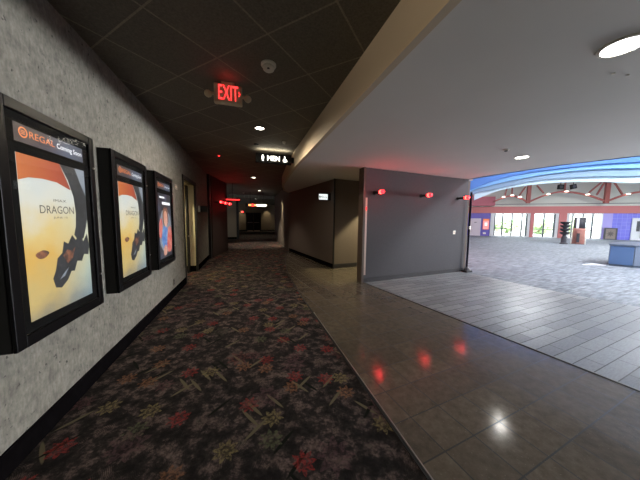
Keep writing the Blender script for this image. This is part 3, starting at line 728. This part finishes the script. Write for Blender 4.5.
MB().box((2.08,6.993,2.08),(2.355,6.999,2.245)).build('lit_face', glow('lit sign face', (.92,1,.98,1), .62), t)
text_mb('MEN', (2.13,6.992,2.12), X, Z, .12, .075, .003).build('lettering', M['blackmatte'], t)
man(MB(), (2.105,6.989,2.115), .09, X).build('man_symbol', M['blackmatte'], t)
wheelchair(MB(), (2.30,6.989,2.115), .09, X).build('wheelchair_symbol', M['blackmatte'], t)
MB().box((2.36,6.99,2.06),(2.46,7.06,2.28)).build('wall_bracket', M['blackmatte'], t)
t = thing('door_sign', 'small black flag sign projecting from left wall beyond the dark doorway', 'sign', (LX,7.75,1.66))
MB().box((LX+.05,7.75,1.665),(-1.11,7.785,1.835)).build('sign_plate', M['blackmatte'], t)
MB().box((LX+.001,7.74,1.66),(LX+.05,7.795,1.84)).build('wall_bracket', M['white'], t)
t = thing('wall_plaque', 'small pale wall plaque high between farthest poster case and doorway', 'plaque', (LX,5.46,2.05))
MB().box((LX+.0005,5.37,2.05),(LX+.012,5.56,2.15)).build('plaque_plate', paint('pale plaque', srgb(150,140,128), .5), t, bevel=.003)
MB().box((LX+.012,5.40,2.09),(LX+.014,5.53,2.11)).build('plaque_line', M['exitgrey'], t)
t = thing('wall_outlet', 'dark power outlet low on left wall below farthest poster case', 'outlet', (LX,5.1,.24))
MB().box((LX+.0005,5.06,.21),(LX+.008,5.14,.33)).build('outlet_plate', paint('brown outlet', srgb(70,62,54), .5), t, bevel=.002)
for z in (.245,.29): MB().box((LX+.008,5.085,z-.014),(LX+.010,5.115,z+.014)).build('socket', M['blackmatte'], t)

# sconces: on the panel wall and on the far left wall
def sconce(base, nrm, label, grp, power, s=1.):
    n_ = Vector(nrm).normalized(); t = thing('wall_sconce', label, 'wall lamp', base, grp); b = Vector(base)
    MB().lathe(b, [(.05*s,.001),(.05*s,.012),(.03*s,.02)], n_, 20).build('backplate', M['blackmatte'], t)
    MB().cyl(b+n_*.015, b+n_*.2*s, .028*s, n=16).build('lamp_arm', M['blackmatte'], t)
    MB().lathe(b+n_*.2*s, [(.036*s,0),(.042*s,.015*s),(.042*s,.12*s),(.034*s,.14*s)], n_, 20).build('lamp_glass', M['red'], t, smooth=True)
    MB().lathe(b+n_*.24*s, [(.044*s,0),(.044*s,.035*s)], n_, 20).build('glowing_band', M['redhot'], t)
    lamp('sconce_lamp', 'POINT', b+n_*.42*s, power, (1,.03,.04), t, radius=.05)
    return t
zs = 2.12
SL = ('red glass wall lamp nearest the corridor on the slate panel wall', 'middle red glass wall lamp of three on the slate panel wall', 'red glass wall lamp at the lobby end of the slate panel wall')
for i, s_ in enumerate((.25,1.72,3.12)):
    sconce(onP(s_,zs), pn, SL[i], 'red lamps on the slate panel wall', (2.4,1.6,1.2)[i])
w0, w1 = Vector((-1.24,9.75,0)), Vector((-.86,11.75,0)); wd = (w1-w0).normalized(); wn = Vector((wd.y,-wd.x,0))
FL = ('red wall lamp on far left wall, nearest of three past the black post', 'red wall lamp in the middle of three on far left wall', 'red wall lamp deepest of three on far left wall')
for i, s_ in enumerate((.35,.95,1.6)):
    sconce(w0+wd*s_+Z*2.1, wn, FL[i], 'red lamps on the far left wall', .35, .9)
sconce(Vector((-.56,18.1,1.93)), (1,-.3,0), 'single red wall lamp on black corner far down the corridor', 'red lamp far away', 1., 1.)

# far lit signs
t = thing('message_display', 'long red lit strip sign hanging above far left wall lamps', 'display sign', (-.6,11.5,2.26))
MB().box((-.9,11.5,2.25),(-.28,11.58,2.36)).build('display_case', M['blackmatte'], t)
MB().box((-.88,11.49,2.285),(-.3,11.499,2.33)).build('lit_strip', M['redsign'], t)
MB().cyl((-.6,11.54,2.36),(-.6,11.54,H),.012, n=8).build('hanger', M['black'], t)
lamp('display_glow', 'AREA', (-.6,11.47,2.3), 1.2, (1,.05,.05), t, .6, .06, (0,-1,0))
t = thing('message_display', 'orange and white lit strip sign hanging far down the corridor', 'display sign', (.54,15,2.18))
MB().box((-.08,15,2.17),(1.16,15.1,2.37)).build('display_case', M['blackmatte'], t)
MB().box((.1,14.985,2.22),(.56,14.999,2.32)).build('orange_strip', M['orangesign'], t)
MB().box((.56,14.985,2.22),(1.13,14.999,2.32)).build('white_strip', M['signwhite'], t)
MB().lathe((.34,14.99,2.27), [(.09,0),(.08,.012)], Vector((0,-1,0)), 18).build('round_emblem', M['redsign'], t)
for hx in (.2,.95): MB().cyl((hx,15.05,2.37),(hx,15.05,H),.012, n=8).build('hanger', M['black'], t)
tag(rebase(MB().lathe((-.18,15.6,H), [(.05,0),(.05,-.02),(.03,-.04)], Z, 12).build('ceiling_sensor', M['white'])), 'tiny pale sensor on dark ceiling above the orange and white sign', 'sensor')

# panel wall trims
t = thing('corner_guard', 'pale bronze vertical corner guard at corridor end of slate panel wall', 'corner guard', onP(.03,.18,.0))
MB().obox(onP(.032,1.09,.004), (.026,.003,.91), (pd,pn,Z)).build('guard_strip', M['bronze'], t)
MB().obox(onP(.032,1.75,.009), (.012,.003,.04), (pd,pn,Z)).build('guard_tag', M['redsign'], t)
t = thing('wall_plate', 'small white switch plate on right side of slate panel wall', 'switch plate', onP(3.055,1.1,0))
MB().obox(onP(3.055,1.155,.005), (.045,.004,.05), (pd,pn,Z)).build('plate', M['white'], t, bevel=.002)
MB().obox(onP(3.055,1.155,.011), (.014,.003,.024), (pd,pn,Z)).build('rocker', M['exitgrey'], t)
pp = onP(PL-.02,0,.12)
t = thing('barrier_post', 'thin dark post on a stepped foot at the lobby end of panel wall', 'post', pp)
MB().cyl(pp+Z*.1, pp+Z*2.3, .028).build('pole', paint('navy post', srgb(20,20,34), .7, spec=.1), t)
MB().prism([(pp.x-.10,pp.y-.09),(pp.x+.13,pp.y-.09),(pp.x+.13,pp.y+.09),(pp.x-.10,pp.y+.09)], 0, .05).build('foot_plate', M['darktrim'], t, bevel=.01)
MB().lathe(pp+Z*.05, [(.075,0),(.06,.06),(.034,.08),(.032,.11)], Z, 20).build('foot_collar', M['charcoal'], t)
MB().cyl(pp+Vector((.09,-.06,.05)), pp+Vector((.02,-.01,.14)), .012, n=8).build('foot_brace', M['metal'], t)
MB().cyl(pp+Z*1.25, pp+Z*1.33, .036).build('joint_collar', M['metal'], t)

# ------------------------------------------------------------------ lobby furniture and trusses
def curve_beam(m, pts, off, hw, th):
    """timber beam following pts (u, z)"""
    fine = []
    for i in range(len(pts)-1):
        P = [pts[max(i-1,0)], pts[i], pts[i+1], pts[min(i+2,len(pts)-1)]]
        for k in range(5):
            t_ = k/5
            fine.append(tuple(.5*((2*P[1][j]) + (-P[0][j]+P[2][j])*t_ + (2*P[0][j]-5*P[1][j]+4*P[2][j]-P[3][j])*t_*t_ + (-P[0][j]+3*P[1][j]-3*P[2][j]+P[3][j])*t_**3) for j in (0,1)))
    fine.append(pts[-1])
    vs = []; fs = []
    for u, z in fine:
        vs += [F(u,z+hw,off), F(u,z-hw,off), F(u,z-hw,off-th), F(u,z+hw,off-th)]
    for i in range(len(fine)-1):
        for j in range(4): fs.append((4*i+j, 4*i+(j+1)%4, 4*i+4+(j+1)%4, 4*i+4+j))
    fs += [(0,1,2,3), tuple(4*(len(fine)-1)+j for j in (3,2,1,0))]
    return m.add(vs, fs)
def strut(m, a, b, off, w=.05, th=.1):
    A, Bp = F(a[0],a[1],off), F(b[0],b[1],off); d_ = (Bp-A).normalized(); s_ = d_.cross(NF).normalized()
    return m.obox((A+Bp)/2-NF*(-th/2), ((Bp-A).length/2, w, th/2), (d_, s_, NF))
TO = 1.0
def truss(label, pts, struts, lamps, posts):
    c = pts[len(pts)//2]
    t = thing('roof_truss', label, 'roof truss', F(c[0],pts[0][1],TO), 'curved timber trusses of the lobby')
    m = MB(); curve_beam(m, pts, TO, .075, .16); m.build('bottom_chord', M['wood'], t)
    for a, b in struts: m = MB(); strut(m, a, b, TO); m.build('strut', M['wood'], t)
    for u, z in posts: m = MB(); fb(m,u-.14,u+.14,z,5.59,TO-.2,TO+.02); m.build('post', M['wood'], t)
    for u, z in lamps:
        p = F(u,z,TO+.12)
        l = MB().lathe(p+Z*.06, [(.13,-.02),(.10,.05),(.03,.11)], Z, 14).build('lamp_shade', M['white'], t)
        MB().lathe(p+Z*.03, [(.12,0),(.13,.03)], Z, 14).build('lamp_lens', M['trusslamp'], l)
    return t
truss('left curved red timber roof truss with three small lamps above glass doors', [(-4.44,3.30),(-3.68,3.68),(-3.08,3.82),(-2.47,3.62),(-1.82,3.2)], [((-3.5,4.5),(-3.62,3.75)),((-3.08,4.6),(-3.08,3.85)),((-2.1,4.6),(-2.55,3.75))], [(-3.75,3.66),(-3.1,3.80),(-2.5,3.64)], [])
truss('middle curved red timber roof truss between the two heavy posts', [(-1.82,3.2),(-.55,3.85),(.65,4.08),(2.17,3.75),(3.4,3.2)], [((-1.3,4.7),(-.77,4.0)),((.65,5.0),(.65,4.15)),((3.1,4.95),(2.2,3.9)),((3.2,4.9),(2.75,3.75))], [(-.5,3.84),(.72,4.04),(2.1,3.74)], [(-1.82,3.12),(3.4,3.05)])
truss('right curved red timber roof truss above the violet tiled wall', [(3.4,3.2),(4.42,3.7),(5.4,3.92),(6.6,3.75),(7.8,3.2)], [((3.62,4.95),(4.3,3.75)),((5.35,5.0),(5.35,3.98))], [(4.55,3.72),(5.4,3.88)], [])
for i, u in enumerate((.38,1.22)):
    t = thing('loudspeaker', ('left' if i == 0 else 'right') + ' one of two black loudspeakers over the middle timber truss', 'loudspeaker', F(u,4.28,.9), 'loudspeakers above the truss')
    m = MB(); ang = R(12 if i else -4); bu = UF*math.cos(ang)+Z*math.sin(ang); bz = -UF*math.sin(ang)+Z*math.cos(ang)
    m.obox(F(u,4.5,.9), (.17,.14,.2), (bu,NF,bz)); m.build('cabinet', M['blackmatte'], t)
    MB().lathe(F(u,4.5,1.04), [(.11,.0),(.1,.012)], -NF, 16).build('speaker_cone', M['charcoal'], t)
    m = MB(); m.cyl(F(u,4.68,.88),F(u,5.59,.88),.03, n=8); m.build('hanger', M['black'], t)
# poster and plate on the violet wall
t = thing('wall_poster', 'small pink lit poster on the violet wall beside glass doors', 'poster', F(-4.72,.62,.0))
m = MB(); fb(m,-5.0,-4.44,.62,1.7,.001,.05); m.build('poster_frame', M['salmon'], t)
m = MB(); fb(m,-4.95,-4.49,.67,1.5,.05,.053); m.build('poster_sheet', M['ledpink'], t)
m = MB(); fb(m,-4.95,-4.49,1.53,1.66,.05,.053); m.build('poster_header', M['orange'], t)
m = MB(); fb(m,-4.82,-4.62,1.0,1.3,.053,.055); m.build('poster_shape', M['ledwhite'], t)
t = thing('wall_socket_plate', 'small white plate low on the violet wall below pink poster', 'wall plate', F(-4.8,.2,0))
m = MB(); fb(m,-4.92,-4.68,.18,.34,.001,.02); m.build('plate', M['white'], t)
m = MB(); fb(m,-4.84,-4.76,.22,.30,.02,.026); m.build('socket', M['exitgrey'], t)
# tiered rack
c = Vector((20.35,10.62,0))
t = thing('display_rack', 'dark tiered display rack standing before the glass doors', 'rack', c)
MB().cyl(c, c+Z*1.5, .09).build('post', M['charcoal'], t)
MB().lathe(c, [(.20,0),(.20,.06),(.15,.1),(.14,.5)], Z, 20).build('base', M['charcoal'], t)
for z in (.62,.85,1.08,1.3):
    tr = MB().lathe(c+Z*z, [(.12,0),(.24,.10),(.26,.16),(.24,.16),(.12,.05)], Z, 20).build('tray', M['charcoal'], t)
    MB().lathe(c+Z*(z+.16), [(.25,0),(.27,.012),(.25,.024)], Z, 20).build('tray_rim', M['blackmatte'], tr)
# round kiosk
c = Vector((21.6,10.5,0))
t = thing('kiosk', 'tall round kiosk with terracotta base and dark upper panels before doors', 'kiosk', c)
MB().lathe(c, [(.30,0),(.30,.95),(.32,.97),(.32,1.03),(.29,1.05)], Z, 32).build('base_drum', M['terra'], t, smooth=True)
MB().lathe(c+Z*1.05, [(.29,0),(.29,.72)], Z, 32).build('upper_drum', M['charcoal'], t, smooth=True)
MB().lathe(c+Z*1.77, [(.31,0),(.31,.05)], Z, 32).build('cap', M['white'], t, smooth=True)
tow = (Vector((0,0,0))-c).normalized(); sd = Vector((-tow.y,tow.x,0)) 
MB().obox(c+tow*.28+sd*(-.09)+Z*1.4, (.065,.03,.34), (sd,tow,Z)).build('white_panel', M['paper'], t)
MB().obox(c+tow*.29+sd*(-.02)+Z*.42, (.07,.03,.3), (sd,tow,Z)).build('lower_panel', M['charcoal'], t)
m = MB()
for k in (-1,1): m.obox(c+tow*.2+sd*(.33*k)+Z*.92, (.02,.03,.92), (sd,tow,Z))
m.build('side_post', M['white'], t)
# framed board
t = thing('framed_board', 'square brown framed board with dark star shape against violet wall', 'picture', F(4.25,0,.15))
m = MB(); fb(m,3.92,4.72,.0,1.0,.1,.16); m.build('board', M['brownboard'], t)
m = MB()
for a in ((3.92,3.99,0,1),(4.65,4.72,0,1),(3.99,4.65,0,.07),(3.99,4.65,.93,1)): fb(m,a[0],a[1],a[2],a[3],.16,.19)
m.build('board_frame', M['charcoal'], t)
st = []
for k in range(16):
    r_ = .27 if k % 2 == 0 else .12; st.append(F(4.32+r_*math.cos(2*math.pi*k/16), .5+r_*math.sin(2*math.pi*k/16), .163))
MB().add(st, [list(range(16))]).build('star_shape', paint('dark star paint', srgb(88,80,76), .6), t)
# counter
cp = [(11.96,4.97),(12.2,4.5),(12.75,3.95),(13.7,3.6),(14.6,4.4),(14.2,5.3),(13.0,5.33)]
cx = sum(p[0] for p in cp)/7; cyy = sum(p[1] for p in cp)/7
t = thing('service_counter', 'slate blue many sided service counter at the right edge', 'counter', (cx,cyy,0))
sc_ = lambda f: [(cx+(x-cx)*f, cyy+(y-cyy)*f) for x, y in cp]
MB().prism(sc_(.97), 0, .06).build('plinth', M['countertop'], t)
MB().prism(sc_(.985), .06, .70).build('cabinet', M['countergrey'], t)
for i in range(7):
    a, b = Vector((*sc_(.99)[i],0)), Vector((*sc_(.99)[(i+1)%7],0)); d_ = (b-a).normalized(); s_ = Vector((d_.y,-d_.x,0))
    if s_.dot((a+b)/2-Vector((cx,cyy,0))) < 0: s_ = -s_
    MB().obox((a+b)/2+Z*.38, ((b-a).length/2-.012,.012,.31), (d_,s_,Z)).build('front_panel', M['counter'] if i == 0 else M['countergrey'], t)
MB().prism(sc_(1.03), .70, .76).build('counter_top', M['countertop'], t, bevel=.01)
t = rebase(MB().add([(11.2,5.28,.0),(11.9,4.98,.0),(11.97,5.2,.0),(11.93,5.35,.0),(11.2,5.28,.008),(11.9,4.98,.008),(11.97,5.2,.008),(11.93,5.35,.008)], [(0,1,2,3),(4,5,6,7),(0,1,5,4),(1,2,6,5),(2,3,7,6),(3,0,4,7)]).build('floor_patch', M['paper']))  # flat white patch modelled as a thin slab on the carpet
tag(t, 'bright white patch on grey carpet at foot of blue counter', 'sheet')

# ------------------------------------------------------------------ outdoors
struct('ground', MB().prism([tuple((F(-60,0,-.25))[:2]), tuple((F(60,0,-.25))[:2]), tuple((F(60,0,-70))[:2]), tuple((F(-60,0,-70))[:2])], -.2, -.1), M['concrete'])
def shrub(c, r, label, seed):
    rnd = random.Random(seed); t = thing('shrub', label, 'shrub', (c.x,c.y,-.1), 'shrubs outside the glass doors')
    bm = bmesh.new()
    for k in range(150):
        d_ = Vector((rnd.gauss(0,1),rnd.gauss(0,1),rnd.gauss(0,.8))).normalized(); p = d_*r*rnd.uniform(.75,1.05); p.z = p.z*.7 + r*.85
        if p.z < .1: p.z = .1
        mt = Matrix.Translation(p) @ Matrix.Rotation(rnd.uniform(0,6), 4, 'Z') @ Matrix.Diagonal((1,1,rnd.uniform(.5,.9),1))
        bmesh.ops.create_icosphere(bm, subdivisions=1, radius=r*rnd.uniform(.16,.28), matrix=mt)
    me = bpy.data.meshes.new('foliage'); bm.to_mesh(me); bm.free(); me.materials.append(M['leaf'])
    o = bpy.data.objects.new('foliage', me); COL.objects.link(o); o.parent = t
    MB().cyl((c.x,c.y,-.1),(c.x,c.y,r*.9),.08).build('trunk', M['wood'], t)
SH = [(-9.6,'green shrub outside the leftmost panes of the left glass doors'),(-6.4,'green shrub outside the right panes of the left glass doors'),(-3.2,'green shrub outside the middle glass doors, left of the salmon pier'),(0.,'green shrub outside the glass behind the tiered rack'),(3.2,'green shrub outside the glass behind round kiosk'),(6.4,'green shrub outside the rightmost pane beside lavender wall')]
for i, (u, lb) in enumerate(SH):
    shrub(F(u,0,-9.5-(i%2)*.8), 1.2, lb, 40+i)

# ------------------------------------------------------------------ light
W = bpy.data.worlds.new('world'); scene.world = W; W.use_nodes = True
bg = W.node_tree.nodes['Background']; bg.inputs[0].default_value = (.86,.94,1,1); bg.inputs[1].default_value = 4.2
# daylight portals in the glazing
for u0, u1 in ((-4.3,-1.3),(-.9,.8),(1.4,3.75)):
    l = lamp('daylight_portal', 'AREA', F((u0+u1)/2,1.15,-.1), 1, (1,1,1), None, u1-u0, 2.1, tuple(-NF)); l.data.cycles.is_portal = True
# daylight through the right hand glazing
lamp('daylight_side', 'AREA', SR(6.5,1.25,.4), 360, (.93,.97,1), None, 10., 2.2, (-1,-.05,0), spread=R(45))
lamp('daylight_side', 'AREA', SR(17,1.25,.4), 60, (.93,.97,1), None, 9., 2.2, (-1,.1,0), spread=R(60))
lamp('sun', 'SUN', (0,0,30), 5., (1,.97,.9), None, direction=(.37,.47,-.8))
# unseen fill lights added under the lobby roof
for p, e in ((F(-4,5.4,8),190),(F(3,5.4,8),190),(Vector((11,0,5.4)),700),(Vector((17,-1,5.4)),700),(Vector((20,3,5.4)),450)):
    lamp('lobby_fill', 'AREA', p, e, (.95,.97,1), None, 2.2)
lamp('arch_fill', 'AREA', (10.5,2.5,5.2), 60, (.9,.95,1), None, 2., None, (.35,.6,-.45))  # added fill without a fixture, brightens the arch faces
# lamps out of view in the corridor, and unseen fill added there
lamp('bulkhead_fill', 'SPOT', (-.9,-.4,2.9), 34, (1,.86,.66), None, angle=R(75), blend=.8, direction=(1,.62,-.1), radius=.06)  # added fill behind the camera to brighten the near bulkhead
lamp('alcove_lamp', 'SPOT', (-1.75,6.6,2.35), 60, (1,.86,.55), None, angle=R(120), blend=.6)
lamp('passage_lamp', 'SPOT', (4.2,6.2,HG-.02), 250, (1,.86,.5), None, angle=R(96), blend=.2)
lamp('wallwash_lamp', 'SPOT', (1.68,13.3,H-.1), 260, (1,.84,.55), None, angle=R(34), blend=.6, direction=(.1,0,-1))
for p in ((5.2,-1.2),(2.4,-2.6),(5.6,.9)): lamp('grey_ceiling_fill', 'SPOT', (p[0],p[1],HG-.03), 1.5, (1,.97,.9), None, angle=R(165), blend=.5, radius=.1)  # unseen spots added for more bounce onto the grey ceiling
for x in (-.75,2.2): lamp('end_wall_lamp', 'SPOT', (x,27.9,H-.05), 40, (1,.84,.55), None, angle=R(70), blend=.6)
lamp('recess_lamp', 'SPOT', (-1.1,17.4,H-.05), 9, (1,.84,.55), None, angle=R(60), blend=.6)

vs = scene.view_settings; vs.view_transform = 'Standard'; vs.look = 'None'; vs.gamma = 1; vs.use_curve_mapping = False; vs.exposure = .9
try:
    scene.cycles.use_denoising = True; scene.cycles.max_bounces = 8; scene.cycles.diffuse_bounces = 4; scene.cycles.caustics_reflective = False; scene.cycles.caustics_refractive = False
    scene.cycles.sample_clamp_indirect = 4
except Exception: pass
